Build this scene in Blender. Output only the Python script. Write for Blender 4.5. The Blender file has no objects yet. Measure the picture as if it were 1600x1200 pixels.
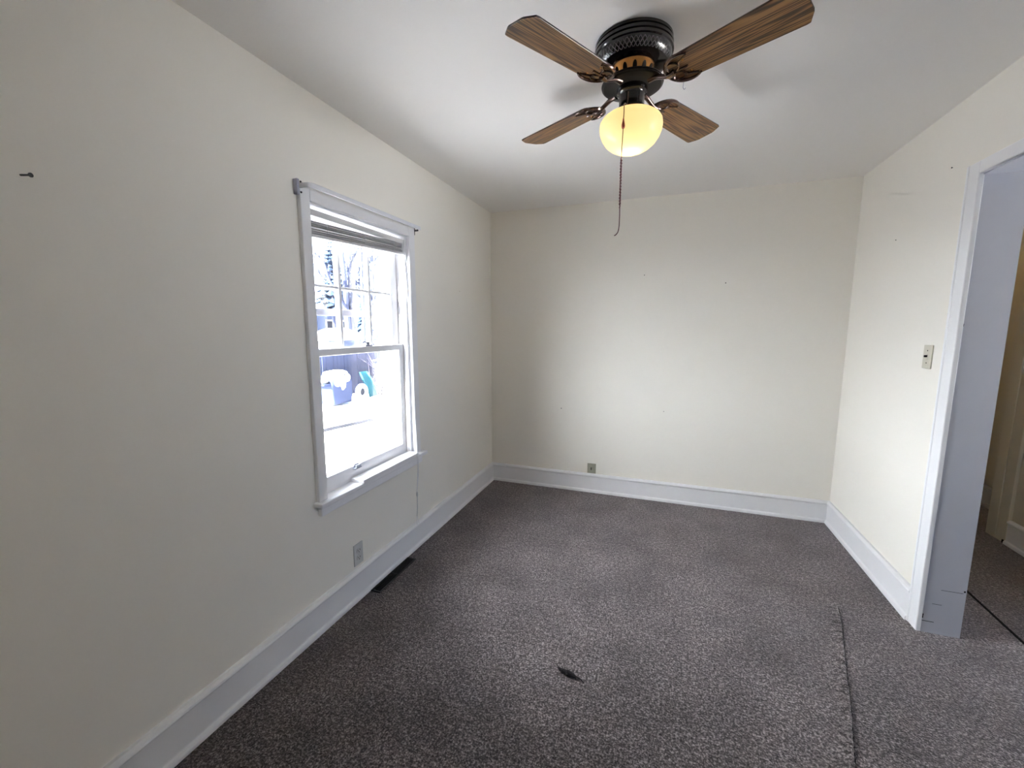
import bpy, bmesh, math, random
from mathutils import Vector, Matrix
random.seed(7)
S = bpy.context.scene
COL = S.collection
PI = math.pi

# ------------------------------------------------------------------ camera
ROOM_W, ROOM_H = 2.70, 2.44
cd = bpy.data.cameras.new('camera'); cam = bpy.data.objects.new('camera', cd); COL.objects.link(cam)
cam.location = (1.4804, -3.5798, 1.4346)
cam.rotation_euler = (PI/2 + math.radians(-7.636), 0, math.radians(19.647))
cd.sensor_width = 36; cd.lens = 14.743; cd.clip_start = 0.02; cd.clip_end = 300
S.camera = cam

# ------------------------------------------------------------------ world, sun, exposure
SKY = 41.0                                        # hazy bright sky on the sun's side, deeper blue opposite
w = bpy.data.worlds.new('sky'); S.world = w; w.use_nodes = True
_n, _l = w.node_tree.nodes, w.node_tree.links
bg = _n['Background']; bg.inputs[1].default_value = SKY
_tc = _n.new('ShaderNodeTexCoord'); _dp = _n.new('ShaderNodeVectorMath'); _dp.operation = 'DOT_PRODUCT'
_dp.inputs[1].default_value = Vector((-0.80, -0.55, 0.22)).normalized(); _l.new(_tc.outputs['Generated'], _dp.inputs[0])
_rp = _n.new('ShaderNodeValToRGB'); _mr = _n.new('ShaderNodeMapRange'); _mr.inputs[1].default_value = -1; _l.new(_dp.outputs['Value'], _mr.inputs[0])
_l.new(_mr.outputs[0], _rp.inputs[0]); _l.new(_rp.outputs[0], bg.inputs[0])
_e = _rp.color_ramp.elements
_e[0].position = 0.30; _e[0].color = (0.030, 0.044, 0.070, 1)
_e[1].position = 0.86; _e[1].color = (0.86, 0.92, 1.0, 1)
_x = _e.new(0.62); _x.color = (0.075, 0.090, 0.115, 1)
_x = _e.new(0.72); _x.color = (0.22, 0.25, 0.29, 1)
sd = bpy.data.lights.new('sun', 'SUN'); sun = bpy.data.objects.new('sun', sd); COL.objects.link(sun)
sd.energy = 370.0; sd.color = (1.0, 0.93, 0.84); sd.angle = math.radians(0.6)
sun.rotation_euler = Vector((-0.19, -1.0, 0.52)).to_track_quat('Z', 'Y').to_euler()
S.view_settings.view_transform = 'Standard'; S.view_settings.look = 'None'
S.view_settings.gamma = 1; S.view_settings.use_curve_mapping = False
S.view_settings.exposure = 0.5
S.cycles.use_denoising = True
S.cycles.max_bounces = 16; S.cycles.diffuse_bounces = 10; S.cycles.glossy_bounces = 6
S.cycles.transmission_bounces = 8; S.cycles.transparent_max_bounces = 16
S.cycles.caustics_reflective = False; S.cycles.caustics_refractive = False
S.cycles.sample_clamp_indirect = 8.0

# ------------------------------------------------------------------ materials
def node_mat(name):
    m = bpy.data.materials.new(name); m.use_nodes = True
    nt = m.node_tree; nt.nodes.clear()
    out = nt.nodes.new('ShaderNodeOutputMaterial')
    return m, nt, out
def principled(name, col, rough=0.5, metal=0.0, bump=0.0, bscale=60.0, var=0.0, vscale=4.0, spec=0.5, coat=0.0):
    m, nt, out = node_mat(name); N = nt.nodes; L = nt.links
    b = N.new('ShaderNodeBsdfPrincipled'); L.new(b.outputs[0], out.inputs[0])
    b.inputs['Base Color'].default_value = (*col, 1); b.inputs['Roughness'].default_value = rough
    b.inputs['Metallic'].default_value = metal; b.inputs['Specular IOR Level'].default_value = spec
    b.inputs['Coat Weight'].default_value = coat; b.inputs['Coat Roughness'].default_value = 0.05
    tc = N.new('ShaderNodeTexCoord')
    if var:
        n = N.new('ShaderNodeTexNoise'); n.inputs['Scale'].default_value = vscale; n.inputs['Detail'].default_value = 4
        L.new(tc.outputs['Object'], n.inputs['Vector'])
        r = N.new('ShaderNodeMapRange'); r.inputs[3].default_value = 1 - var; r.inputs[4].default_value = 1 + var
        L.new(n.outputs[0], r.inputs[0])
        mx = N.new('ShaderNodeVectorMath'); mx.operation = 'SCALE'; mx.inputs[0].default_value = col
        L.new(r.outputs[0], mx.inputs['Scale']); L.new(mx.outputs[0], b.inputs['Base Color'])
    if bump:
        n = N.new('ShaderNodeTexNoise'); n.inputs['Scale'].default_value = bscale; n.inputs['Detail'].default_value = 3
        L.new(tc.outputs['Object'], n.inputs['Vector'])
        bp = N.new('ShaderNodeBump'); bp.inputs['Strength'].default_value = bump; bp.inputs['Distance'].default_value = 0.002
        L.new(n.outputs[0], bp.inputs['Height']); L.new(bp.outputs[0], b.inputs['Normal'])
    return m

WALLP = principled('cream_wall_paint', (0.855, 0.822, 0.750), 0.6, bump=0.06, bscale=90, var=0.012, vscale=2.5, spec=0.3)
CEILP = principled('ceiling_paint', (0.88, 0.862, 0.835), 0.75, bump=0.08, bscale=70, spec=0.2)
TRIM = principled('white_trim_paint', (0.83, 0.825, 0.835), 0.35, bump=0.04, bscale=40)
TRIMW = principled('worn_trim_paint', (0.85, 0.84, 0.855), 0.45, bump=0.12, bscale=60, var=0.05, vscale=30)
VINYL = principled('white_vinyl', (0.78, 0.78, 0.78), 0.4)
SLAT = principled('blind_slat', (0.62, 0.61, 0.60), 0.4)
ALU = principled('painted_aluminium', (0.36, 0.37, 0.44), 0.45)
RODM = principled('white_enamel', (0.75, 0.75, 0.78), 0.3)
DARKM = principled('dark_iron', (0.02, 0.02, 0.022), 0.5)
BEIGE = principled('ivory_plastic', (0.60, 0.57, 0.47), 0.4)
ALMOND = principled('grey_ivory_plastic', (0.33, 0.32, 0.25), 0.4)
GREYP = principled('pale_grey_plastic', (0.60, 0.60, 0.58), 0.4)
SLOT = principled('dark_slot', (0.012, 0.010, 0.009), 0.8, spec=0.1)
VENT = principled('dark_bronze_register', (0.018, 0.016, 0.016), 0.45, metal=0.3)
CORDM = principled('white_cord', (0.75, 0.75, 0.76), 0.7)
BLACK = principled('black_nickel', (0.006, 0.005, 0.005), 0.12, spec=0.35, coat=0.12)
BLACKR = principled('black_enamel', (0.006, 0.005, 0.005), 0.3, spec=0.2)
BRONZE = principled('antique_bronze', (0.46, 0.22, 0.07), 0.25, metal=1.0)
IRON = principled('dark_bronze_bracket', (0.055, 0.028, 0.020), 0.22, metal=0.6, coat=0.4)
REDW = principled('red_brown_wood', (0.30, 0.05, 0.035), 0.4)
MAROON = principled('maroon_cord', (0.085, 0.012, 0.018), 0.7)
CHAIN = principled('aged_brass_chain', (0.14, 0.08, 0.05), 0.35, metal=0.8)
DEBR = principled('dark_fuzz', (0.012, 0.008, 0.010), 0.9)
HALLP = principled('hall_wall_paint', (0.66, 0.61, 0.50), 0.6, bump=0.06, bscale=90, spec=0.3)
GREEN = principled('dark_green_fabric', (0.012, 0.028, 0.016), 0.9, bump=0.3, bscale=120)
SNOW = principled('snow', (0.88, 0.89, 0.92), 0.8, bump=0.5, bscale=3)
FENCE = principled('weathered_fence', (0.011, 0.0145, 0.03), 0.8, var=0.35, vscale=6, spec=0.03)
FENCE2 = principled('pale_weathered_planks', (0.018, 0.021, 0.038), 0.8, var=0.4, vscale=9, spec=0.03)
BARK = principled('grey_bark', (0.012, 0.015, 0.028), 0.9, var=0.3, vscale=3, spec=0.03)
NEEDLE = principled('conifer_needles', (0.007, 0.013, 0.026), 0.9, var=0.4, vscale=2, spec=0.03)
SIDING = principled('pale_siding', (0.028, 0.032, 0.046), 0.7, spec=0.03)
SIDINGB = principled('blue_grey_siding', (0.01, 0.015, 0.03), 0.7, var=0.2, vscale=1, spec=0.03)
TEAL = principled('teal_plastic', (0.004, 0.026, 0.036), 0.5, spec=0.03)
TARP = principled('dark_grill_cover', (0.007, 0.0105, 0.025), 0.7, var=0.3, vscale=5, spec=0.03)
RUBBER = principled('rubber', (0.004, 0.005, 0.008), 0.8, spec=0.03)
TWIG = principled('twigs', (0.012, 0.012, 0.02), 0.9, spec=0.03)

def glass_mat(name, dust=0.05):
    m, nt, out = node_mat(name); N = nt.nodes; L = nt.links
    t = N.new('ShaderNodeBsdfTransparent'); g = N.new('ShaderNodeBsdfGlossy'); g.inputs['Roughness'].default_value = 0.02
    lw = N.new('ShaderNodeLayerWeight'); lw.inputs[0].default_value = 0.5      # Schlick reflectance, the same from both sides of the pane
    pw = N.new('ShaderNodeMath'); pw.operation = 'POWER'; pw.inputs[1].default_value = 5; L.new(lw.outputs['Facing'], pw.inputs[0])
    fr = N.new('ShaderNodeMath'); fr.operation = 'MULTIPLY_ADD'; fr.inputs[1].default_value = 0.9; fr.inputs[2].default_value = 0.04; L.new(pw.outputs[0], fr.inputs[0])
    mx = N.new('ShaderNodeMixShader'); L.new(fr.outputs[0], mx.inputs[0]); L.new(t.outputs[0], mx.inputs[1]); L.new(g.outputs[0], mx.inputs[2])
    if dust:
        d = N.new('ShaderNodeBsdfTranslucent'); d.inputs[0].default_value = (.9, .92, 1, 1)
        m2 = N.new('ShaderNodeMixShader'); m2.inputs[0].default_value = dust
        L.new(mx.outputs[0], m2.inputs[1]); L.new(d.outputs[0], m2.inputs[2]); L.new(m2.outputs[0], out.inputs[0])
    else:
        L.new(mx.outputs[0], out.inputs[0])
    return m
JAMB = principled('shaded_trim_paint', (0.46, 0.47, 0.52), 0.45, bump=0.12, bscale=60, var=0.04, vscale=12)  # same trim paint, with the jamb's shade put into the colour
GLASS = glass_mat('window_glass', 0.0)

def carpet_mat():
    m, nt, out = node_mat('speckled_carpet'); N = nt.nodes; L = nt.links
    b = N.new('ShaderNodeBsdfPrincipled'); L.new(b.outputs[0], out.inputs[0])
    b.inputs['Roughness'].default_value = 0.95; b.inputs['Specular IOR Level'].default_value = 0.1
    b.inputs['Sheen Weight'].default_value = 0.45; b.inputs['Sheen Roughness'].default_value = 0.4; b.inputs['Sheen Tint'].default_value = (0.95, 0.86, 0.86, 1)
    tc = N.new('ShaderNodeTexCoord')
    n1 = N.new('ShaderNodeTexNoise'); n1.inputs['Scale'].default_value = 135; n1.inputs['Detail'].default_value = 2.5; n1.inputs['Roughness'].default_value = 0.8
    L.new(tc.outputs['Object'], n1.inputs['Vector'])
    n3 = N.new('ShaderNodeTexNoise'); n3.inputs['Scale'].default_value = 58; n3.inputs['Detail'].default_value = 2
    L.new(tc.outputs['Object'], n3.inputs['Vector'])
    av = N.new('ShaderNodeMix'); av.data_type = 'FLOAT'; av.inputs[0].default_value = 0.26; L.new(n1.outputs[0], av.inputs[2]); L.new(n3.outputs[0], av.inputs[3])
    rp = N.new('ShaderNodeValToRGB'); e = rp.color_ramp.elements
    e[0].position = 0.38; e[0].color = (0.006, 0.005, 0.005, 1)
    e[1].position = 0.64; e[1].color = (0.30, 0.262, 0.258, 1)
    x = e.new(0.50); x.color = (0.062, 0.052, 0.051, 1)
    L.new(av.outputs[0], rp.inputs[0])
    # trodden patches where the pile lies another way
    n2 = N.new('ShaderNodeTexNoise'); n2.inputs['Scale'].default_value = 3.2; n2.inputs['Detail'].default_value = 5; n2.inputs['Roughness'].default_value = 0.62
    L.new(tc.outputs['Object'], n2.inputs['Vector'])
    r2 = N.new('ShaderNodeMapRange'); r2.inputs[1].default_value = 0.35; r2.inputs[2].default_value = 0.68
    r2.inputs[3].default_value = 0.74; r2.inputs[4].default_value = 1.42
    L.new(n2.outputs[0], r2.inputs[0])
    mu = N.new('ShaderNodeVectorMath'); mu.operation = 'SCALE'
    L.new(rp.outputs[0], mu.inputs[0]); L.new(r2.outputs[0], mu.inputs['Scale']); L.new(mu.outputs[0], b.inputs['Base Color'])
    bp = N.new('ShaderNodeBump'); bp.inputs['Strength'].default_value = 0.8; bp.inputs['Distance'].default_value = 0.006
    L.new(n1.outputs[0], bp.inputs['Height']); L.new(bp.outputs[0], b.inputs['Normal'])
    return m
CARPET = carpet_mat()

def oak_mat():
    m, nt, out = node_mat('dark_oak_veneer'); N = nt.nodes; L = nt.links
    b = N.new('ShaderNodeBsdfPrincipled'); L.new(b.outputs[0], out.inputs[0]); b.inputs['Roughness'].default_value = 0.42
    tc = N.new('ShaderNodeTexCoord'); oi = N.new('ShaderNodeObjectInfo')
    ad = N.new('ShaderNodeVectorMath'); ad.operation = 'ADD'; L.new(tc.outputs['Object'], ad.inputs[0])
    cx = N.new('ShaderNodeCombineXYZ'); rs = N.new('ShaderNodeMath'); rs.operation = 'MULTIPLY'; rs.inputs[1].default_value = 7.0
    L.new(oi.outputs['Random'], rs.inputs[0]); L.new(rs.outputs[0], cx.inputs[0]); L.new(rs.outputs[0], cx.inputs[1]); L.new(cx.outputs[0], ad.inputs[1])
    # cathedral figure: rings of a slow noise, stretched along the blade
    mp = N.new('ShaderNodeMapping'); mp.inputs['Scale'].default_value = (0.6, 12.0, 12.0); L.new(ad.outputs[0], mp.inputs[0])
    n1 = N.new('ShaderNodeTexNoise'); n1.inputs['Scale'].default_value = 1.7; n1.inputs['Detail'].default_value = 2.0; n1.inputs['Roughness'].default_value = 0.4
    L.new(mp.outputs[0], n1.inputs['Vector'])
    k = N.new('ShaderNodeMath'); k.operation = 'MULTIPLY'; k.inputs[1].default_value = 85.0; L.new(n1.outputs[0], k.inputs[0])
    sn = N.new('ShaderNodeMath'); sn.operation = 'SINE'; L.new(k.outputs[0], sn.inputs[0])
    # fine pores
    mp2 = N.new('ShaderNodeMapping'); mp2.inputs['Scale'].default_value = (6, 260, 260); L.new(ad.outputs[0], mp2.inputs[0])
    n2 = N.new('ShaderNodeTexNoise'); n2.inputs['Scale'].default_value = 1.0; n2.inputs['Detail'].default_value = 4; L.new(mp2.outputs[0], n2.inputs['Vector'])
    s1 = N.new('ShaderNodeMath'); s1.operation = 'MULTIPLY_ADD'; s1.inputs[1].default_value = 0.21; s1.inputs[2].default_value = 0.0; L.new(sn.outputs[0], s1.inputs[0])
    s2 = N.new('ShaderNodeMath'); s2.operation = 'ADD'; L.new(s1.outputs[0], s2.inputs[0]); L.new(n2.outputs[0], s2.inputs[1])
    rp = N.new('ShaderNodeValToRGB'); e = rp.color_ramp.elements
    e[0].position = 0.28; e[0].color = (0.018, 0.008, 0.004, 1)
    e[1].position = 0.74; e[1].color = (0.20, 0.110, 0.042, 1)
    x = e.new(0.46); x.color = (0.088, 0.044, 0.016, 1)
    L.new(s2.outputs[0], rp.inputs[0]); L.new(rp.outputs[0], b.inputs['Base Color'])
    return m
OAK = oak_mat()
EDGE = principled('dark_blade_edge', (0.02, 0.008, 0.006), 0.35)

def globe_mat():
    m, nt, out = node_mat('frosted_globe_glass'); N = nt.nodes; L = nt.links
    d = N.new('ShaderNodeBsdfDiffuse'); d.inputs[0].default_value = (0.85, 0.76, 0.55, 1)
    t = N.new('ShaderNodeBsdfTranslucent'); t.inputs[0].default_value = (0.95, 0.83, 0.56, 1)
    mx = N.new('ShaderNodeMixShader'); mx.inputs[0].default_value = 0.6
    L.new(d.outputs[0], mx.inputs[1]); L.new(t.outputs[0], mx.inputs[2])
    g = N.new('ShaderNodeBsdfGlossy'); g.inputs['Roughness'].default_value = 0.25
    m2 = N.new('ShaderNodeMixShader'); m2.inputs[0].default_value = 0.04
    L.new(mx.outputs[0], m2.inputs[1]); L.new(g.outputs[0], m2.inputs[2]); L.new(m2.outputs[0], out.inputs[0])
    return m
GLOBE = globe_mat()

def emit_mat(name, col, s):
    m, nt, out = node_mat(name); e = nt.nodes.new('ShaderNodeEmission'); e.inputs[0].default_value = (*col, 1); e.inputs[1].default_value = s
    nt.links.new(e.outputs[0], out.inputs[0]); return m
BULBM = emit_mat('warm_bulb', (1.0, 0.80, 0.48), 3)

def lattice_mat():
    m, nt, out = node_mat('pierced_black_metal'); N = nt.nodes; L = nt.links
    b = N.new('ShaderNodeBsdfPrincipled'); L.new(b.outputs[0], out.inputs[0]); b.inputs['Roughness'].default_value = 0.25
    uv = N.new('ShaderNodeTexCoord')
    sep = N.new('ShaderNodeSeparateXYZ'); L.new(uv.outputs['UV'], sep.inputs[0])
    def wavy(sign):
        a = N.new('ShaderNodeMath'); a.operation = 'MULTIPLY'; a.inputs[1].default_value = 2*PI*56
        L.new(sep.outputs[0], a.inputs[0])
        v = N.new('ShaderNodeMath'); v.operation = 'MULTIPLY'; v.inputs[1].default_value = sign*9.0
        L.new(sep.outputs[1], v.inputs[0])
        s = N.new('ShaderNodeMath'); s.operation = 'ADD'; L.new(a.outputs[0], s.inputs[0]); L.new(v.outputs[0], s.inputs[1])
        c = N.new('ShaderNodeMath'); c.operation = 'SINE'; L.new(s.outputs[0], c.inputs[0]); return c
    p, q = wavy(1), wavy(-1)
    mx = N.new('ShaderNodeMath'); mx.operation = 'MAXIMUM'; L.new(p.outputs[0], mx.inputs[0]); L.new(q.outputs[0], mx.inputs[1])
    g = N.new('ShaderNodeMath'); g.operation = 'GREATER_THAN'; g.inputs[1].default_value = 0.72; L.new(mx.outputs[0], g.inputs[0])
    rp = N.new('ShaderNodeMix'); rp.data_type = 'RGBA'
    rp.inputs[6].default_value = (0.004, 0.004, 0.004, 1); rp.inputs[7].default_value = (0.055, 0.052, 0.052, 1)
    L.new(g.outputs[0], rp.inputs[0]); L.new(rp.outputs[2], b.inputs['Base Color'])
    return m
LATTICE = lattice_mat()

# ------------------------------------------------------------------ mesh helpers
def link(name, bm, mat, parent=None, smooth=False, bevel=0.0, seg=2, loc=None, rot=None):
    me = bpy.data.meshes.new(name)
    bmesh.ops.recalc_face_normals(bm, faces=bm.faces[:])
    bm.to_mesh(me); bm.free()
    mats = mat if isinstance(mat, (list, tuple)) else [mat]
    for m in mats: me.materials.append(m)
    if smooth:
        for p in me.polygons: p.use_smooth = True
        try: me.set_sharp_from_angle(angle=math.radians(40))
        except Exception: pass
    o = bpy.data.objects.new(name, me); COL.objects.link(o)
    if loc is not None: o.location = loc
    if rot is not None: o.rotation_euler = rot
    if parent is not None: o.parent = parent
    if bevel:
        b = o.modifiers.new('bevel', 'BEVEL'); b.width = bevel; b.segments = seg; b.limit_method = 'ANGLE'; b.angle_limit = math.radians(40)
    return o
def struct(o): o['kind'] = 'structure'; return o
def tag(o, label, cat, group=None):
    o['label'] = label; o['category'] = cat
    if group: o['group'] = group
    return o
def empty(name, loc=(0, 0, 0), rz=0):
    o = bpy.data.objects.new(name, None); COL.objects.link(o); o.location = loc; o.rotation_euler = (0, 0, rz)
    o.empty_display_size = 0.05
    return o
def box(bm, x0, x1, y0, y1, z0, z1, mi=0, M=None):
    v = [bm.verts.new(Vector(c)) for c in ((x0, y0, z0), (x1, y0, z0), (x1, y1, z0), (x0, y1, z0), (x0, y0, z1), (x1, y0, z1), (x1, y1, z1), (x0, y1, z1))]
    if M is not None:
        for q in v: q.co = M @ q.co
    for f in ((0, 3, 2, 1), (4, 5, 6, 7), (0, 1, 5, 4), (1, 2, 6, 5), (2, 3, 7, 6), (3, 0, 4, 7)):
        fc = bm.faces.new([v[i] for i in f]); fc.material_index = mi
def B(*a, M=None):
    bm = bmesh.new(); box(bm, *a, M=M); return bm
def lathe(bm, prof, seg=48, mi=0, c=(0, 0), uv=None):
    rings = []
    for r, z in prof:
        if r < 1e-5: rings.append([bm.verts.new((c[0], c[1], z))])
        else: rings.append([bm.verts.new((c[0] + r*math.cos(2*PI*i/seg), c[1] + r*math.sin(2*PI*i/seg), z)) for i in range(seg)])
    uvl = bm.loops.layers.uv.verify() if uv else None
    for k in range(len(rings)-1):
        a, b = rings[k], rings[k+1]
        for i in range(seg):
            j = (i+1) % seg
            if len(a) == 1 and len(b) == 1: continue
            if len(a) == 1: vs = [a[0], b[j], b[i]]
            elif len(b) == 1: vs = [a[i], a[j], b[0]]
            else: vs = [a[i], a[j], b[j], b[i]]
            f = bm.faces.new(vs); f.material_index = mi if not callable(mi) else mi(k, i)
            if uv and len(vs) == 4:
                for lp, (u, v) in zip(f.loops, ((i, k), (i+1, k), (i+1, k+1), (i, k+1))): lp[uvl].uv = (u/seg, v/(len(rings)-1))
def tube(bm, pts, rad, seg=8, cap=True, mi=0):
    pts = [Vector(p) for p in pts]
    rads = rad if isinstance(rad, (list, tuple)) else [rad]*len(pts)
    prev = None; rings = []
    for i, p in enumerate(pts):
        t = (pts[min(i+1, len(pts)-1)] - pts[max(i-1, 0)]).normalized()
        if prev is None:
            n = t.orthogonal().normalized()
        else:
            n = prev - t*prev.dot(t)
            n = n.normalized() if n.length > 1e-6 else t.orthogonal().normalized()
        prev = n; b = t.cross(n)
        rings.append([bm.verts.new(p + (n*math.cos(2*PI*k/seg) + b*math.sin(2*PI*k/seg))*rads[i]) for k in range(seg)])
    for a, b in zip(rings, rings[1:]):
        for k in range(seg):
            j = (k+1) % seg; f = bm.faces.new([a[k], a[j], b[j], b[k]]); f.material_index = mi
    if cap:
        f = bm.faces.new(rings[0][::-1]); f.material_index = mi
        f = bm.faces.new(rings[-1]); f.material_index = mi
def prism(bm, poly, z0, z1, M=None, mi=0, mside=None):
    a = [bm.verts.new((x, y, z0)) for x, y in poly]; b = [bm.verts.new((x, y, z1)) for x, y in poly]
    if M is not None:
        for q in a+b: q.co = M @ q.co
    f = bm.faces.new(a[::-1]); f.material_index = mi
    f = bm.faces.new(b); f.material_index = mi
    n = len(poly)
    for i in range(n):
        j = (i+1) % n; f = bm.faces.new([a[i], a[j], b[j], b[i]]); f.material_index = mi if mside is None else mside
def smooth_path(pts, n=6):
    P = [Vector(p) for p in pts]; out = []
    for i in range(len(P)-1):
        p0, p1, p2, p3 = P[max(i-1, 0)], P[i], P[i+1], P[min(i+2, len(P)-1)]
        for k in range(n):
            t = k/n
            out.append(0.5*((2*p1) + (p2-p0)*t + (2*p0-5*p1+4*p2-p3)*t*t + (3*p1-p0-3*p2+p3)*t**3))
    out.append(P[-1]); return out
def slab(us, vs, holes, t0, t1, axis):
    """one continuous wall of thickness t0..t1 over the grid us x vs, with open cells; axis = the thin axis"""
    bm = bmesh.new(); cache = {}
    def V(i, j, s):
        k = (i, j, s)
        if k not in cache:
            t = t1 if s else t0
            cache[k] = bm.verts.new((t, us[i], vs[j]) if axis == 'x' else (us[i], t, vs[j]) if axis == 'y' else (us[i], vs[j], t))
        return cache[k]
    nu, nv = len(us)-1, len(vs)-1
    solid = lambda i, j: 0 <= i < nu and 0 <= j < nv and (i, j) not in holes
    for i in range(nu):
        for j in range(nv):
            if not solid(i, j): continue
            for s in (0, 1): bm.faces.new([V(i, j, s), V(i+1, j, s), V(i+1, j+1, s), V(i, j+1, s)])
            for (di, dj), (a, b) in (((-1, 0), ((i, j), (i, j+1))), ((1, 0), ((i+1, j), (i+1, j+1))), ((0, -1), ((i, j), (i+1, j))), ((0, 1), ((i, j+1), (i+1, j+1)))):
                if not solid(i+di, j+dj): bm.faces.new([V(*a, 0), V(*b, 0), V(*b, 1), V(*a, 1)])
    return bm

# ------------------------------------------------------------------ the room
W, H = ROOM_W, ROOM_H
YR = -4.60                                       # wall behind the camera
OY0, OY1, OZ = -2.10, -1.186, 2.078              # opening in the right wall
WY0, WY1, WZ0, WZ1 = -2.088, -1.325, 0.60, 1.985 # window opening in the left wall
def floor_bm():
    return slab([0.0, W, 4.02, 5.5], [YR, 0.0, 1.5], {(0, 1), (2, 1)}, -0.12, 0.0, 'z')
floor = struct(link('floor', floor_bm(), CARPET))
ceiling = struct(link('ceiling', slab([-0.17, W, 4.12, 5.65], [YR-0.15, 0.15, 1.6], {(0, 1), (2, 1)}, H, H+0.12, 'z'), CEILP))
wall_left = struct(link('wall_left', slab([YR, WY0, WY1, 0.0], [-0.7, WZ0, WZ1, H], {(1, 1)}, -0.17, 0.0, 'x'), WALLP))
wall_back = struct(link('wall_back', slab([-0.17, W+0.15], [-0.12, H], set(), 0.0, 0.15, 'y'), WALLP))
wall_right = struct(link('wall_right', slab([YR, OY0, OY1, 0.0], [-0.12, OZ, H], {(1, 0)}, W, W+0.142, 'x'), WALLP))
wall_rear = struct(link('wall_rear', slab([-0.17, 5.65], [-0.7, H], set(), YR-0.15, YR, 'y'), WALLP))
wall_hall = struct(link('wall_hall', slab([YR, -2.30, -1.15, 0.105], [-0.12, -0.01, 2.10, H], {(1, 1)}, 3.72, 3.87, 'x'), HALLP))
wall_hall_far = struct(link('wall_hall_far', slab([0.105, 1.5], [-0.12, H], set(), 4.02, 4.12, 'x'), HALLP))
wall_hall_end = struct(link('wall_hall_end', slab([W, 4.12], [-0.12, H], set(), 1.5, 1.6, 'y'), HALLP))
wall_hall_near = struct(link('wall_hall_near', slab([0.15, 1.5], [-0.12, H], set(), W, W+0.15, 'x'), HALLP))
wall_hall_return = struct(link('wall_hall_return', slab([3.87, 5.65], [-0.12, H], set(), -0.05, 0.105, 'y'), HALLP))
# unseen room across the hall, added to light the left wall: a doorway in line with the opening and a broad window beyond
wall_fill_window = struct(link('wall_fill_window', slab([YR, -2.80, -0.70, -0.05], [-0.7, 0.40, 2.15, H], {(1, 1)}, 5.5, 5.65, 'x'), WALLP))

# nail holes in the back wall
for x, z, r in ((1.322, 1.850, .0035), (1.909, 1.769, .004), (0.665, 0.729, .004), (1.516, 0.758, .003)):
    bm = bmesh.new(); lathe(bm, [(0, .0012), (r*.6, .0012), (r, 0.0004), (r, -0.002)], 10)
    bmesh.ops.rotate(bm, verts=bm.verts[:], matrix=Matrix.Rotation(PI/2, 3, 'X'))
    link('nail_hole', bm, SLOT, wall_back, loc=(x, 0, z))

# baseboards: capped board with shoe moulding, mitred at the corners
BP = [(0, 0), (.030, 0), (.030, .012), (.027, .020), (.019, .025), (.018, .030), (.018, .138), (.021, .142), (.026, .146), (.027, .151), (.024, .157), (.013, .165), (0, .165)]
def baseboard(name, wall, a, b, ma, mb, off=0.0, flip=False):
    """wall: 'x' runs along y at x=off; 'y' runs along x at y=off; ma/mb mitre signs"""
    bm = bmesh.new(); R = []
    for e, mt in ((a, ma), (b, mb)):
        ring = []
        for t, z in BP:
            s = e + mt*t; d = off + (-t if flip else t)
            ring.append(bm.verts.new((d, s, z) if wall == 'x' else (s, d, z)))
        R.append(ring)
    n = len(BP)
    for i in range(n):
        j = (i+1) % n; bm.faces.new([R[0][i], R[0][j], R[1][j], R[1][i]])
    bm.faces.new(R[0][::-1]); bm.faces.new(R[1])
    return struct(link(name, bm, TRIM))
baseboard('baseboard_left', 'x', YR, 0.0, 1, -1)
baseboard('baseboard_back', 'y', 0.0, W, 1, -1, 0.0, True)
baseboard('baseboard_right', 'x', OY1+0.056, 0.0, 0, -1, W, True)
baseboard('baseboard_right_near', 'x', YR, OY0-0.087, 1, 0, W, True)
baseboard('baseboard_rear', 'y', 0.0, W, 1, -1, YR, False)
baseboard('baseboard_hall', 'x', -1.15, 0.02, 0, 0, 3.72, True)
baseboard('baseboard_hall_far', 'x', 0.12, 1.5, 0, 0, 4.02, True)

# cased opening on the right
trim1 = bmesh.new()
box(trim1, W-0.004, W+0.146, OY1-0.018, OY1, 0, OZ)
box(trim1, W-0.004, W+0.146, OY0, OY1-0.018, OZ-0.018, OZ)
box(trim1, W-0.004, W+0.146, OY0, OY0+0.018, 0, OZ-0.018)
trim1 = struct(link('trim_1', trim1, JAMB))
def casing_board(x0, x1, y0, y1, z0, z1, parent, mat=TRIM, bev=0.004, name='casing'):
    return link(name, B(x0, x1, y0, y1, z0, z1), mat, parent, bevel=bev, seg=3)
casing_board(W-0.020, W, OY1-0.022, OY1+0.055, 0, OZ+0.040, trim1)
casing_board(W-0.024, W, OY1+0.042, OY1+0.056, 0, OZ+0.040, trim1, bev=.005, name='back_band')
casing_board(W-0.020, W, OY0-0.086, OY1-0.022, OZ-0.012, OZ+0.040, trim1)
casing_board(W-0.020, W, OY0-0.086, OY0+0.012, 0, OZ-0.012, trim1)
# chips and open joints in the jamb paint
for dy, x0, x1, z0, z1 in ((0, W+.000, W+.045, .056, .0585), (0, W+.03, W+.065, .148, .1495), (0, W+.055, W+.135, .222, .2235), (0, W-.002, W+.004, .070, .092), (0, W+.136, W+.142, .228, .236), (0, W-.003, W+.002, 1.44, 1.452)):
    link('paint_chip', B(x0, x1, OY1-0.0188, OY1-0.0170, z0, z1), SLOT, trim1)

# hall door trim seen through the opening
trim2 = struct(link('trim_2', B(3.695, 3.87, 0.105, 0.192, 0, 2.10), HALLP, bevel=.003))
casing_board(3.700, 3.72, 0.020, 0.105, 0, 2.10, trim2, HALLP)
link('dark_chip', B(3.694, 3.70, 0.028, 0.040, 0.0, 0.022), SLOT, trim2)
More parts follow.
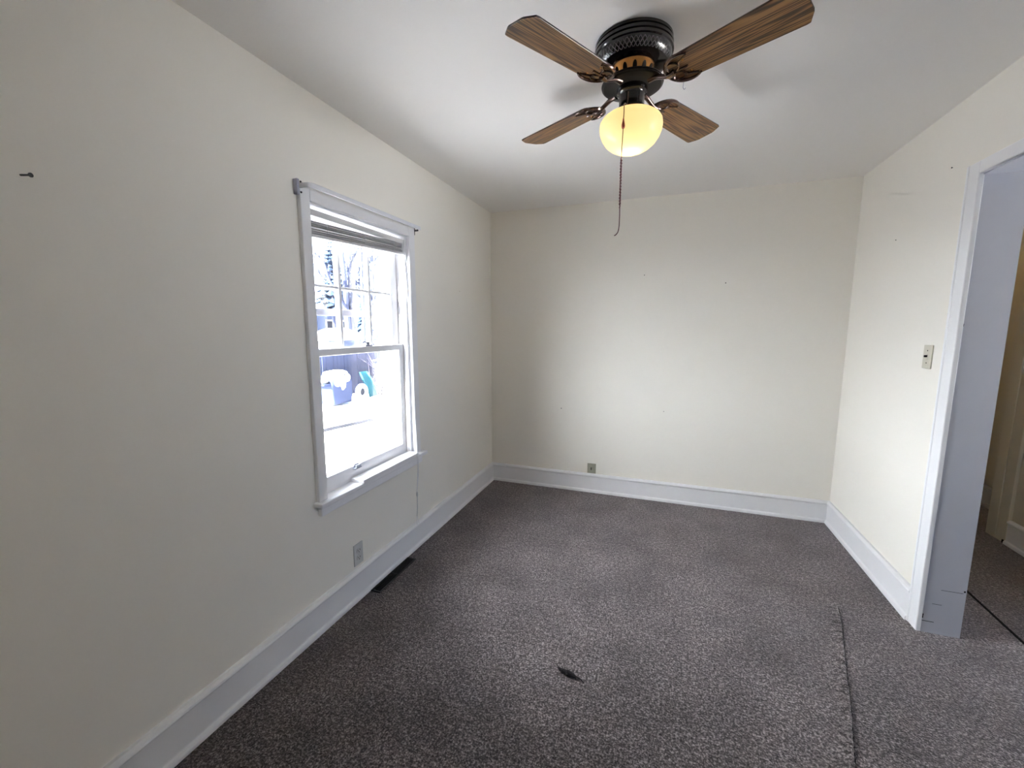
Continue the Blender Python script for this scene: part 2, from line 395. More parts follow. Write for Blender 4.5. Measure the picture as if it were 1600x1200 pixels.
# dark metal strip where the hall carpet meets the room carpet
strip = bmesh.new(); prism(strip, [(-.007, 0), (.007, 0), (.004, .003), (-.004, .003)], -0.98, 0.70, M=Matrix(((1, 0, 0, 0), (0, 0, 1, 0), (0, 1, 0, 0), (0, 0, 0, 1))))
st = link('threshold_strip', strip, SLOT, loc=(3.128, -0.45, 0.0005), rot=(0, 0, math.radians(-2)))
tag(st, 'thin dark carpet joining strip on the hall floor past the opening', 'threshold')
# raised carpet seam
sp = smooth_path([(2.405, -1.09, 0), (2.37, -1.247, 0), (2.317, -1.444, 0), (2.270, -1.613, 0), (2.222, -1.791, 0), (2.176, -1.943, 0), (2.142, -2.06, 0), (2.10, -2.22, 0), (2.03, -2.45, 0)], 14)
bm = bmesh.new(); rows = []
for i, p in enumerate(sp):
    t = (sp[min(i+1, len(sp)-1)]-sp[max(i-1, 0)]).normalized(); n = Vector((-t.y, t.x, 0))
    n = n if n.x < 0 else -n
    f = min(1, i/14)*(0.75+0.5*random.random()); wob = n*random.uniform(-.0015, .0015)
    rows.append([bm.verts.new(p + wob + n*d + Vector((0, 0, z))) for d, z in ((.045, .0004), (.022, .004*f), (.006, .0085*f), (0, .0075*f), (-.0025, .0002))])
for a, b in zip(rows, rows[1:]):
    for k in range(4): f = bm.faces.new([a[k], a[k+1], b[k+1], b[k]])
link('carpet_seam', bm, CARPET, floor, smooth=False)
bm = bmesh.new(); rows = []
for i, p in enumerate(sp[4:]):
    wd = random.uniform(.0008, .0028)
    rows.append([bm.verts.new(p + Vector((.001, .0005, .0012))), bm.verts.new(p + Vector((.003+wd, .002, .0012)))])
for a, b in zip(rows, rows[1:]): bm.faces.new([a[0], a[1], b[1], b[0]])
link('seam_gap', bm, SLOT, floor)

# ------------------------------------------------------------------ the window
bm = slab([WY0-0.0, WY0+0.012, WY1-0.012, WY1], [WZ0, WZ0+0.02, WZ1-0.012, WZ1], {(1, 1)}, -0.165, 0.0, 'x')
win = struct(link('window_1', bm, TRIM))
IY0, IY1, IZ0, IZ1 = WY0+0.012, WY1-0.012, WZ0+0.02, WZ1-0.012
casing_board(0, 0.021, -2.136, -2.084, 0.632, 2.040, win)
casing_board(0, 0.021, -1.329, -1.268, 0.632, 2.040, win)
casing_board(0, 0.021, -2.084, -1.329, 1.978, 2.040, win)
link('stool', B(-0.035, 0.048, -2.152, -1.225, 0.608, 0.632), TRIMW, win, bevel=.006, seg=3)
link('apron', B(0, 0.024, -2.130, -1.258, 0.560, 0.608), TRIMW, win, bevel=.004, seg=3)
link('stop', B(-0.033, -0.001, IY1-0.010, IY1, 0.632, IZ1), TRIM, win, bevel=.003)
link('stop', B(-0.033, -0.001, IY0, IY0+0.010, 0.632, IZ1), TRIM, win, bevel=.003)
def sash(name, x0, x1, z0, z1, st, rb, rt, mat=TRIM):
    y0, y1 = IY0+0.002, IY1-0.002
    o = link(name, slab([y0, y0+st, y1-st, y1], [z0, z0+rb, z1-rt, z1], {(1, 1)}, x0, x1, 'x'), mat, win, bevel=.003)
    xm = (x0+x1)/2
    link('glass', B(xm-0.0015, xm+0.0015, y0+st-.004, y1-st+.004, z0+rb-.004, z1-rt+.004), GLASS, o)
    return o
lower = sash('lower_sash', -0.070, -0.036, 0.622, 1.334, 0.050, 0.085, 0.034)
bm = bmesh.new()
box(bm, -0.036, -0.016, -1.845, -1.795, 0.690, 0.697); box(bm, -0.036, -0.030, -1.838, -1.802, 0.697, 0.716); box(bm, -0.022, -0.016, -1.838, -1.802, 0.697, 0.712)
link('sash_lift', bm, ALU, lower, bevel=.002)
bm = bmesh.new(); box(bm, -0.066, -0.040, -1.690, -1.630, 1.334, 1.342); box(bm, -0.060, -0.045, -1.675, -1.650, 1.342, 1.358)
tube(bm, [(-.052, -1.662, 1.352), (-.050, -1.690, 1.360), (-.046, -1.712, 1.352)], .005)
link('sash_lock', bm, ALU, lower, bevel=.001)
upper = sash('upper_sash', -0.107, -0.073, 1.296, 1.968, 0.062, 0.036, 0.045)
for y in (-1.822, -1.592): link('muntin', B(-0.105, -0.075, y-0.010, y+0.010, 1.332, 1.923), TRIM, upper, bevel=.004)
for a, b in ((-2.012, -1.832), (-1.812, -1.602), (-1.582, -1.401)): link('muntin', B(-0.104, -0.076, a, b, 1.628, 1.642), TRIM, upper, bevel=.004)
storm = link('storm_window', slab([WY0+.004, WY0+.030, WY1-.055, WY1-.004], [0.606, 0.640, 1.94, 1.980], {(1, 1)}, -0.150, -0.132, 'x'), ALU, win, bevel=.002)
sy0, sy1 = WY0+.030, WY1-.055
link('storm_rail', B(-0.148, -0.134, sy0, sy1, 1.496, 1.530), ALU, storm, bevel=.002)
link('storm_stile', B(-0.146, -0.136, sy1-.020, sy1-.008, 1.530, 1.905), ALU, storm, bevel=.002)
ang = math.atan2(-0.036, 0.60)
link('storm_insert_bar', B(-0.006, 0.006, sy0-(-1.66)+.004, sy1+1.66-.004, -0.010, 0.010), ALU, storm, bevel=.002, loc=(-0.141, -1.66, 0.896), rot=(ang, 0, 0))
link('storm_glass', B(-0.1415, -0.1395, sy0-.003, sy1+.003, 0.637, 1.943), GLASS, storm)

# loose board lying on the sill
sb = link('sill_board', B(-0.026, 0.056, -1.872, -1.345, 0.6322, 0.652), TRIMW, bevel=.004, seg=3)
tag(sb, 'loose white painted board lying on the right half of the window sill', 'board')

# raised mini blind
bl = empty('mini_blind', (-0.018, -1.70, 1.95))
tag(bl, 'raised white mini blind bunched crookedly at the top of the window', 'blind')
def BL(name, bm, mat, bev=0.0): return link(name, bm, mat, bl, bevel=bev)
def rel(x0, x1, y0, y1, z0, z1): return B(x0+.018, x1+.018, y0+1.70, y1+1.70, z0-1.95, z1-1.95)
BL('headrail', rel(-.031, -.004, IY0+.012, IY1-.012, 1.928, 1.955), SLAT, .002)
NS = 20; y0b, y1b = IY0+.016, IY1-.016
def slat_bm(z0, th, tilt, wd=0.0125, bow=.0018):
    bm = bmesh.new(); rows = []
    for k in range(5):
        u = -1+k*0.5; ca, sa = math.cos(tilt), math.sin(tilt)
        x = u*wd; z = bow*(1-u*u)
        X, Z = x*ca - z*sa, x*sa + z*ca
        rows.append([bm.verts.new((X, y, Z + zz)) for y, zz in ((y0b+1.70, z0[0]-1.95), (y1b+1.70, z0[1]-1.95))])
    for a, b in zip(rows, rows[1:]): bm.faces.new([a[0], a[1], b[1], b[0]])
    return bm
for i in range(NS):
    t = i/(NS-1)
    zl = 1.902 - 0.0525*t; zr = 1.929 - 0.047*t
    o = link('slat', slat_bm((zl + random.uniform(-.0006, .0006), zr + random.uniform(-.0006, .0006)), .001, random.uniform(-.3, .3)), SLAT, bl)
    sm = o.modifiers.new('thick', 'SOLIDIFY'); sm.thickness = .0006
bm = bmesh.new(); d = math.atan2(1.876-1.842, y1b-y0b)
box(bm, -.013, .013, y0b+1.70, y1b+1.70, -.007, .007)
for v in bm.verts: v.co.z += 1.842-1.95 + (v.co.y - (y0b+1.70))*math.tan(d)
BL('bottom_rail', bm, SLAT, .003)
for y in (-1.965, -1.70, -1.45):
    bm = bmesh.new(); f = (y-y0b)/(y1b-y0b); tube(bm, [(.0135, y+1.70, 1.928-1.95), (.0145, y+1.70, 1.842+.034*f-1.95)], .0012, 6); BL('ladder_cord', bm, CORDM)
# lift cords: over the casing, across the stool end and down the wall
bm = bmesh.new()
tube(bm, smooth_path([(.014, -1.375+1.70, -.012), (.026, -1.368+1.70, -.10), (.045, -1.364+1.70, -.45), (.060, -1.366+1.70, -.90), (.072, -1.372+1.70, -1.288), (.077, -1.370+1.70, -1.306), (.073, -1.364+1.70, -1.40), (.052, -1.350+1.70, -1.565)], 6), .0022, 6)
BL('lift_cord', bm, CORDM)
bm = bmesh.new()
tube(bm, smooth_path([(.014, -1.362+1.70, -.012), (.036, -1.343+1.70, -.20), (.050, -1.350+1.70, -.60), (.060, -1.358+1.70, -1.00), (.073, -1.366+1.70, -1.288), (.077, -1.364+1.70, -1.306), (.072, -1.357+1.70, -1.42), (.052, -1.349+1.70, -1.565)], 6), .0020, 6)
BL('lift_cord', bm, CORDM)
bm = bmesh.new(); lathe(bm, [(0, .016), (.003, .015), (.0055, .006), (.006, -.012), (.004, -.016), (0, -.016)], 12)
o = BL('cord_tassel', bm, GREYP); o.location = (.052, -1.349+1.70, -1.578)
bm = bmesh.new(); tube(bm, smooth_path([(.052, .351, -1.592), (.051, .352, -1.66), (.046, .353, -1.73)], 5), .0028, 6); BL('cord_tail', bm, GREYP)
for dy in (-.012, .013):
    bm = bmesh.new(); tube(bm, smooth_path([(.046, .353, -1.728), (.047, .353+dy*.6, -1.752), (.052, .353+dy, -1.784)], 5), .0012, 6); BL('cord_end', bm, CORDM)

# curtain rod
rod = empty('curtain_rod', (0.02, -1.70, 2.02))
tag(rod, 'flat white curtain rod curving out over the top of the window', 'curtain rod')
def flat_band(path, h, th):
    bm = bmesh.new(); rows = []
    for i, p in enumerate(path):
        t = (path[min(i+1, len(path)-1)]-path[max(i-1, 0)]); t.z = 0; t.normalize(); n = Vector((t.y, -t.x, 0))
        prof = ((0, -h/2), (th, -h/2+.002), (th*1.2, 0), (th, h/2-.002), (0, h/2), (-th*.4, h/2-.003), (-th*.4, -h/2+.003))
        rows.append([bm.verts.new(p + n*a + Vector((0, 0, b))) for a, b in prof])
    m = len(rows[0])
    for a, b in zip(rows, rows[1:]):
        for k in range(m): j = (k+1) % m; bm.faces.new([a[k], a[j], b[j], b[k]])
    bm.faces.new(rows[0][::-1]); bm.faces.new(rows[-1]); return bm
path = [Vector((.003, -.438, .004))] + [Vector((.003+.028*t, -.438+.002*t, .004)) for t in (.35, .7, 1)]
for k in range(1, 9):
    a = k/8*PI/2; path.append(Vector((.031+.024*math.sin(a), -.436+.030*(1-math.cos(a)), .004)))
path += [Vector((.055-.006*(k/8)**2, -.406+.825*k/8, .004+.006*k/8)) for k in range(1, 9)]
link('rod', flat_band(path, .022, .004), RODM, rod, smooth=True)
bm = bmesh.new(); box(bm, -.019, .004, -.4520, -.4400, -.032, .030); link('bracket', bm, ALU, rod, bevel=.002)
for z in (.021, -.021):
    bm = bmesh.new(); lathe(bm, [(0, .004), (.003, .0035), (.0045, 0)], 10); bmesh.ops.rotate(bm, verts=bm.verts[:], matrix=Matrix.Rotation(PI/2, 3, 'Y'))
    link('screw', bm, DARKM, rod, loc=(.003, -.4325, z))
hk = bmesh.new()
box(hk, 0, .006, -.008, .008, -.022, .022); box(hk, .006, .034, -.003, .003, -.002, .006); box(hk, .028, .034, -.003, .003, .006, .014)
hk = link('curtain_rod_bracket', hk, DARKM, bevel=.001, loc=(0.0, -1.246, 2.026))
tag(hk, 'small empty dark curtain rod bracket at the top right corner of the window', 'bracket')

# ------------------------------------------------------------------ wall plates, register, nails
def outlet(name, label, w_, h_, mat, parent_rot, loc, kind):
    r = empty(name, loc, parent_rot); tag(r, label, 'outlet' if kind != 'switch' else 'light switch')
    bm = bmesh.new(); box(bm, -w_/2, w_/2, -.006, 0, -h_/2, h_/2); link('cover_plate', bm, mat, r, bevel=.0025, seg=3)
    def screw(z):
        bm = bmesh.new(); lathe(bm, [(0, .0015), (.0025, .001), (.003, 0)], 10); bmesh.ops.rotate(bm, verts=bm.verts[:], matrix=Matrix.Rotation(PI/2, 3, 'X'))
        link('screw', bm, SLOT if kind == 'switch' else GREYP, r, loc=(0, -.006, z))
    if kind == 'duplex':
        for z in (.020, -.020):
            bm = bmesh.new(); poly = [(.0165*math.cos(2*PI*k/24), max(-.0125, min(.0125, .0165*math.sin(2*PI*k/24)))) for k in range(24)]
            prism(bm, poly, 0, .0025, M=Matrix.Translation((0, -.006, z)) @ Matrix.Rotation(PI/2, 4, 'X'))
            s = link('socket', bm, mat, r)
            for x, hh in ((-.0065, .004), (.0065, .0048)): link('slot', B(x-.0013, x+.0013, -.0089, -.0084, z+.002-hh, z+.002+hh), SLOT, s)
            link('slot', B(-.0025, .0025, -.0089, -.0084, z-.011, z-.0065), SLOT, s)
        screw(0)
    elif kind == 'jack':
        link('jack', B(-.0045, .0105, -.0072, -.005, -.030, .012), mat, r, bevel=.001)
        link('slot', B(-.0065, .0005, -.0080, -.0069, -.014, .010), SLOT, r)
        link('slot', B(.0085, .0125, -.0080, -.0060, -.004, .000), SLOT, r); link('slot', B(.0085, .0125, -.0080, -.0060, .008, .012), SLOT, r)
    else:
        link('toggle_slot', B(-.006, .006, -.0068, -.0055, -.013, .013), mat, r, bevel=.001)
        bm = bmesh.new(); box(bm, -.004, .004, -.018, -.005, -.002, .008)
        link('toggle', bm, SLOT, r, bevel=.002)
        screw(.030); screw(-.030)
    return r
outlet('wall_outlet', 'pale grey duplex outlet low on the left wall under the window', .070, .118, GREYP, PI/2, (0, -1.880, .2405), 'duplex')
outlet('phone_jack', 'small grey-beige jack plate on the back wall just above the baseboard', .074, .088, ALMOND, 0, (.945, 0, .2125), 'jack')
outlet('light_switch', 'ivory toggle light switch on the right wall beside the opening', .070, .114, BEIGE, -PI/2, (W, -.984, 1.295), 'switch')

vr = empty('floor_register', (.062, -1.652, 0)); tag(vr, 'dark metal floor register set in the carpet against the left baseboard', 'floor vent')
link('frame', slab([-.030, -.022, .022, .030], [-.180, -.168, -.004, .004, .168, .180], {(1, 1), (1, 3)}, .0005, .006, 'z'), VENT, vr, bevel=.0015)
link('well', B(-.022, .022, -.168, .168, .0006, .0012), SLOT, vr)
for i in range(26):
    y = -.160 + i*.0128
    if abs(y) < .006: continue
    link('louvre', B(-.021, .021, -.0012, .0012, .0015, .0045), VENT, vr, loc=(0, y, 0), rot=(.5, 0, 0))

def nail(loc, axis, label, r=.0022, ln=.018, tilt=0.3):
    bm = bmesh.new(); tube(bm, [(0, 0, -.001), (0, 0, ln)], r*.7, 8); lathe(bm, [(0, ln+.001), (r*1.6, ln+.001), (r*1.6, ln-.001), (0, ln-.001)], 10)
    bmesh.ops.rotate(bm, verts=bm.verts[:], matrix=Matrix.Rotation(axis*(PI/2)+tilt*0, 3, 'Y') @ Matrix.Rotation(tilt, 3, 'X'))
    tag(link('wall_nail', bm, DARKM, loc=loc), label, 'nail', 'nails left in the walls')
nail((0, -2.969, 1.801), 1, 'dark nail sticking out of the left wall near the left edge', .0035, .024, -.35)
nail((W, -.979, 2.163), -1, 'tiny nail high on the right wall by the corner of the opening', .002, .004, 0)
nail((W, -.537, 1.926), -1, 'tiny nail on the bare middle of the right wall', .0014, .004, 0)
bm = bmesh.new(); tube(bm, smooth_path([(0, 0, 0), (.001, 0, -.02), (0, 0, -.036), (.005, .002, -.043), (.010, .002, -.038)], 5), .0013, 6)
tag(link('ceiling_hook', bm, ALU, loc=(1.5134, -1.602, H)), 'small wire hook hanging from the ceiling right of the fan', 'hook')
# nick in the paint of the left wall
link('paint_chip', B(0, .0008, -.634, -.622, 1.708, 1.714), HALLP, wall_left)

# dark bit of fuzz on the carpet
bm = bmesh.new()
ctr = smooth_path([(1.128, -2.006, .006), (1.150, -2.018, .010), (1.178, -2.024, .012), (1.200, -2.028, .010), (1.222, -2.030, .007), (1.243, -2.044, .004)], 6)
rd = [.004 + .0065*math.sin(PI*min(1, i/20))*(.7+.6*random.random()) if i < 20 else .0022 for i in range(len(ctr))]
tube(bm, ctr, rd, 8)
for k in range(60):
    p = ctr[random.randint(0, 19)]; dv = Vector((random.uniform(-1, 1), random.uniform(-1, 1), random.uniform(-.1, .9))).normalized()
    tube(bm, [p, p + dv*.009, p + dv*.016 + Vector((random.uniform(-.004, .004), random.uniform(-.004, .004), -.002))], [.0011, .0009, .0005], 4)
tag(link('carpet_debris', bm, DEBR), 'dark fuzzy scrap lying on the carpet in the foreground', 'debris')

# ------------------------------------------------------------------ ceiling fan
FX, FY = 1.336, -1.885
fan = empty('ceiling_fan', (FX, FY, H)); tag(fan, 'dark ceiling fan with four oak blades and a lit frosted globe', 'ceiling fan')
def Z(z): return z - H
# motor housing with ridged top and pierced band
bm = bmesh.new(); lathe(bm, [(0, 0), (.128, 0), (.134, -.003), (.134, -.012), (.129, -.014), (.129, -.017), (.136, -.019), (.136, -.028), (.131, -.030), (.131, -.033), (.137, -.035), (.137, -.044), (.132, -.047), (.131, -.052)], 72)
hous = link('motor_housing', bm, BLACK, fan, smooth=True)
bm = bmesh.new(); lathe(bm, [(.131, -.052), (.129, -.062), (.124, -.071), (.116, -.078)], 96, uv=True)
link('pierced_band', bm, LATTICE, hous, smooth=True)
bm = bmesh.new(); lathe(bm, [(.1165, -.0775), (.110, -.080), (.085, -.083), (.068, -.083), (0, -.083)], 72); link('housing_bottom', bm, BLACK, hous, smooth=True)
# bronze vented collar
bm = bmesh.new(); lathe(bm, [(.075, -.082), (.073, -.090), (.068, -.110), (.063, -.130), (.064, -.136)], 72); collar = link('vent_collar', bm, BRONZE, fan, smooth=True)
for k in range(13):
    a = 2*PI*k/13 + .06
    poly = [(.0072*math.cos(2*PI*i/20), .0165*math.sin(2*PI*i/20)) for i in range(20)]
    bm = bmesh.new(); prism(bm, poly, -.002, .0012)
    M_ = Matrix.Rotation(a, 4, 'Z') @ Matrix.Translation((.0687, 0, -.109)) @ Matrix.Rotation(math.radians(14), 4, 'Y') @ Matrix.Rotation(PI/2, 4, 'Z') @ Matrix.Rotation(PI/2, 4, 'X')
    bm.transform(M_); link('vent_slot', bm, SLOT, collar)
# flywheel bowl
bm = bmesh.new(); lathe(bm, [(.060, -.131), (.100, -.132), (.107, -.1335), (.1085, -.137), (.106, -.139), (.107, -.1415), (.102, -.144), (.101, -.146), (.094, -.148), (.080, -.150), (.0, -.150)], 72)
link('flywheel', bm, BLACKR, fan, smooth=True)
bm = bmesh.new(); lathe(bm, [(.053, -.149), (.054, -.153), (.053, -.166), (.046, -.170), (.0445, -.174), (.0445, -.210), (.047, -.214), (.051, -.217), (.051, -.221), (.046, -.223), (0, -.223)], 56); sw = link('switch_housing', bm, BLACK, fan, smooth=True)
bm = bmesh.new(); lathe(bm, [(.046, -.221), (.056, -.225), (.058, -.234), (.053, -.238), (0, -.238)], 56); fit = link('globe_fitter', bm, BRONZE, fan, smooth=True)
bm = bmesh.new()
for k in range(30):
    a = 2*PI*k/30; lathe(bm, [(0, -.2300), (.0042, -.2340), (0, -.2380)], 6, c=(.0575*math.cos(a), .0575*math.sin(a)))
link('beaded_rim', bm, BRONZE, fit)['kind'] = 'stuff'
# globe and bulb
gp = [(.052, -.2345), (.070, -.2365), (.089, -.2425), (.102, -.252), (.110, -.264), (.112, -.280), (.1095, -.297), (.102, -.316), (.090, -.334), (.073, -.349), (.053, -.360), (.029, -.366), (0, -.368)]
bm = bmesh.new(); lathe(bm, gp, 64); link('globe', bm, GLOBE, fan, smooth=True)
bm = bmesh.new(); lathe(bm, [(.012, -.226), (.013, -.245), (.020, -.262), (.029, -.285), (.030, -.300), (.024, -.318), (.012, -.328), (0, -.330)], 24)
bulb = link('bulb', bm, BULBM, fan, smooth=True)
ld = bpy.data.lights.new('bulb_light', 'POINT'); ld.energy = 0.34; ld.color = (1.0, 0.80, 0.48); ld.shadow_soft_size = .01
lo = bpy.data.objects.new('bulb_light', ld); COL.objects.link(lo); lo.parent = fan; lo.location = (0, 0, -.350)
# blades
BZ = Z(2.281); R0, R1 = .150, .550
def blade_poly():
    pts = []
    hw0, hw1 = .060, .071
    for k in range(9):
        a = PI/2 + PI*k/8; pts.append((R0+.040+.040*math.cos(a), hw0*math.sin(a)))
    pts += [(R1-.028, -hw1), (R1-.018, -hw1+.002), (R1-.002, -hw1+.034), (R1, -hw1+.042), (R1, hw1-.042), (R1-.002, hw1-.034), (R1-.018, hw1-.002), (R1-.028, hw1)]
    return pts
for k, deg in enumerate((-121, -31, 59, 149)):
    M_ = Matrix.Rotation(math.radians(deg), 4, 'Z') @ Matrix.Translation((0, 0, BZ)) @ Matrix.Rotation(math.radians(-9.3), 4, 'X')
    bm = bmesh.new(); prism(bm, blade_poly(), -.003, .003, mi=0, mside=1)
    b = link('blade', bm, [OAK, EDGE], fan, bevel=.0015); b.matrix_local = M_
    bm = bmesh.new()
    # horseshoe rim, scroll rings and pointed crest under the root of the blade
    hs = [(R0+.050+.058*math.cos(a), (.062)*math.sin(a), -.0055) for a in [PI/2*0.62 + (2*PI-2*PI/2*0.62)*i/24 for i in range(25)]]
    tube(bm, hs, [.0035+.0035*math.sin(PI*i/24) for i in range(25)], 8)
    for s in (1, -1):
        tube(bm, [(R0+.022+.020*math.cos(2*PI*i/16), s*.022+.019*math.sin(2*PI*i/16), -.0065) for i in range(17)], .0032, 6)
        tube(bm, smooth_path([(R0+.040, s*.014, -.006), (R0+.048, s*.030, -.006), (R0+.066, s*.040, -.006), (R0+.078, s*.048, -.006)], 4), .0032, 6)
    tube(bm, smooth_path([(R0+.028, 0, -.006), (R0+.050, 0, -.0065), (R0+.064, 0, -.006)], 4), [.004]*8+[.0015], 6)
    io = link('blade_iron', bm, IRON, b, smooth=True)
    bm = bmesh.new()
    Mi = M_.inverted()
    st_ = Matrix.Rotation(math.radians(deg), 4, 'Z')
    arm = smooth_path([Mi @ (st_ @ Vector((.070, 0, -.146))), Mi @ (st_ @ Vector((.095, 0, -.150))), Mi @ (st_ @ Vector((.122, 0, -.160))), Vector((R0-.004, 0, -.0085)), Vector((R0+.018, 0, -.0055))], 6)
    tube(bm, arm, [.013-.005*math.sin(PI*i/(len(arm)-1)) for i in range(len(arm))], 10)
    link('arm', bm, IRON, b, smooth=True)
    for sx, sy in ((R0+.060, .030), (R0+.060, -.030), (R0+.035, 0)):
        bm = bmesh.new(); lathe(bm, [(0, -.0062), (.003, -.0058), (.0042, -.0035)], 10); link('screw', bm, BRONZE, b, loc=(sx, sy, 0))
# pull chain draped over the globe
def F(x, y, z): return (x-FX, y-FY, z-H)
bm = bmesh.new(); tube(bm, smooth_path([F(1.328, -1.9285, 2.262), F(1.326, -1.940, 2.216), F(1.323, -1.972, 2.2045), F(1.322, -1.998, 2.187), F(1.3225, -2.0045, 2.160), F(1.322, -2.008, 2.140)], 6), .0017, 6); ch = link('pull_chain', bm, CHAIN, fan)
bm = bmesh.new(); lathe(bm, [(0, .018), (.0022, .017), (.003, .010), (.0055, -.002), (.006, -.008), (.0045, -.014), (0, -.015)], 12); link('wooden_bob', bm, REDW, fan, smooth=True, loc=F(1.322, -2.010, 2.122))
bm = bmesh.new(); tube(bm, [F(1.322, -2.010, 2.108), F(1.319, -2.010, 2.018)], .0015, 6); link('pull_string', bm, CHAIN, fan)
bm = bmesh.new(); pts = []; rr = []
for i in range(60):
    t = i/59; pts.append(F(1.319 + .0006*math.sin(i*1.7), -2.010 + .0006*math.cos(i*1.7), 2.018 - .170*t)); rr.append(.0030 + .0008*math.sin(i*1.9) if 3 < i < 56 else .002)
tube(bm, pts, rr, 7); link('braided_cord', bm, MAROON, fan, smooth=True)
bm = bmesh.new(); tube(bm, smooth_path([F(1.319, -2.010, 1.848), F(1.3195, -2.010, 1.82), F(1.319, -2.010, 1.79), F(1.316, -2.010, 1.770), F(1.309, -2.010, 1.760), F(1.303, -2.010, 1.757)], 5), .0017, 6); link('cord_end', bm, MAROON, fan)

# unseen dome lamp on the hall ceiling, added to brighten the hall
hl = empty('hall_fill_light', (3.42, 0.85, H)); tag(hl, 'added frosted dome lamp, out of view, brightening the hall beyond the opening', 'fill light')
bm = bmesh.new(); lathe(bm, [(0, 0), (.11, 0), (.11, -.02), (.10, -.02)], 32); link('base', bm, RODM, hl, smooth=True)
bm = bmesh.new(); lathe(bm, [(.10, -.02), (.095, -.045), (.07, -.075), (.035, -.09), (0, -.094)], 32); link('dome', bm, GLOBE, hl, smooth=True)
ld = bpy.data.lights.new('hall_fill_bulb', 'POINT'); ld.energy = 34.0; ld.color = (1.0, 0.80, 0.58); ld.shadow_soft_size = .03
lo = bpy.data.objects.new('hall_fill_bulb', ld); COL.objects.link(lo); lo.parent = hl; lo.location = (0, 0, -.045)

# ------------------------------------------------------------------ something dark green hanging far in the hall
gb = link('wall_hanging', B(3.985, 4.0195, .30, .815, 2.19, 2.43), GREEN, bevel=.004)
tag(gb, 'dark green hanging high on the far hall wall, past the opening', 'wall hanging')

# ------------------------------------------------------------------ the snowy yard outside the window
GZ = -0.64
def ground_h(x, y): return GZ + .05*math.sin(x*.9+1.3)*math.sin(y*.7) + .03*math.sin(x*2.1+y*1.3)
bm = bmesh.new(); nx, ny = 60, 80; gv = []
for i in range(nx+13):
    x = 24 - 2*i if i < 12 else -0.171 - 55*((i-12)/nx)**2
    gv.append([bm.verts.new((x, -20 + 75*j/ny, ground_h(x, -20+75*j/ny))) for j in range(ny+1)])
for i in range(nx+12):
    for j in range(ny): bm.faces.new([gv[i][j], gv[i+1][j], gv[i+1][j+1], gv[i][j+1]])
struct(link('ground', bm, SNOW, smooth=True))

fr = empty('wooden_fence', (-7.6, 6.8, GZ)); tag(fr, 'weathered wooden fence of upright boards at the back of the snowy yard', 'fence')
def fence_boards(y0, y1, mat, z1):
    bm = bmesh.new(); y = y0
    while y < y1:
        wd = .135; top = z1 + random.uniform(-.02, .02); x = random.uniform(-.006, .006)
        box(bm, x-.011, x+.011, y-6.8, y+wd-6.8, .02, top); y += wd + .012
    return bm
link('board_panel', fence_boards(5.80, 6.94, FENCE, 1.30), FENCE, fr)['kind'] = 'stuff'
link('plank_panel', fence_boards(6.97, 8.35, FENCE2, 1.34), FENCE2, fr)['kind'] = 'stuff'
for y in (5.78, 6.955, 8.36): link('post', B(-.075, -.015, y-.05-6.8, y+.05-6.8, -.15, 1.40), FENCE, fr)
for z in (.30, 1.05): link('rail', B(-.06, -.014, 5.8-6.8, 8.35-6.8, z, z+.08), FENCE, fr)

def blob(bm, c, r, sx=1, sy=1, sz=1, sub=2, jit=.12):
    g = bmesh.ops.create_icosphere(bm, subdivisions=sub, radius=r)
    for v in g['verts']:
        v.co = Vector((v.co.x*sx, v.co.y*sy, v.co.z*sz)) * (1+random.uniform(-jit, jit)) + Vector(c)
# covered grill with snow on it
gr = empty('covered_grill', (-7.0, 5.62, GZ)); tag(gr, 'snow capped covered grill standing in front of the dark fence boards', 'grill')
bm = bmesh.new(); prism(bm, [(-.34, 0), (.36, 0), (.40, .55), (.34, .74), (.10, .84), (-.22, .82), (-.36, .70), (-.40, .50)], -.25, .25, M=Matrix(((0, 0, 1, 0), (1, 0, 0, 0), (0, 1, 0, 0), (0, 0, 0, 1))))
link('cover', bm, TARP, gr, bevel=.04)
bm = bmesh.new(); blob(bm, (0, .02, .83), .3, .95, 1.25, .28, 3, .05); link('snow_cap', bm, SNOW, gr, smooth=True)
bm = bmesh.new(); blob(bm, (.27, -.20, .66), .13, .4, 1.0, 1.3, 3, .12); blob(bm, (.28, -.02, .60), .14, .4, .7, 1.5, 3, .12); blob(bm, (.28, .16, .70), .10, .4, 1.1, 1.1, 3, .12); link('snow_patch', bm, SNOW, gr, smooth=True)
bm = bmesh.new(); blob(bm, (.05, -.48, .66), .12, 1, .8, .5, 2, .15); link('side_shelf_snow', bm, SNOW, gr, smooth=True)
link('side_shelf', B(-.2, .2, -.62, -.38, .56, .60), TARP, gr)
# tyre half buried in snow
ty = empty('snow_ring', (-6.75, 6.38, GZ+.22)); tag(ty, 'round ring crusted with snow standing at the foot of the fence', 'ring')
bm = bmesh.new(); tube(bm, [(.0, .17*math.cos(2*PI*i/24), .17*math.sin(2*PI*i/24)) for i in range(25)], .075, 10, cap=False); link('snow_crust', bm, SNOW, ty, smooth=True)
bm = bmesh.new(); lathe(bm, [(0, .03), (.10, .03), (.11, -.03), (0, -.03)], 20); bmesh.ops.rotate(bm, verts=bm.verts[:], matrix=Matrix.Rotation(PI/2, 3, 'Y')); link('wheel', bm, RUBBER, ty)
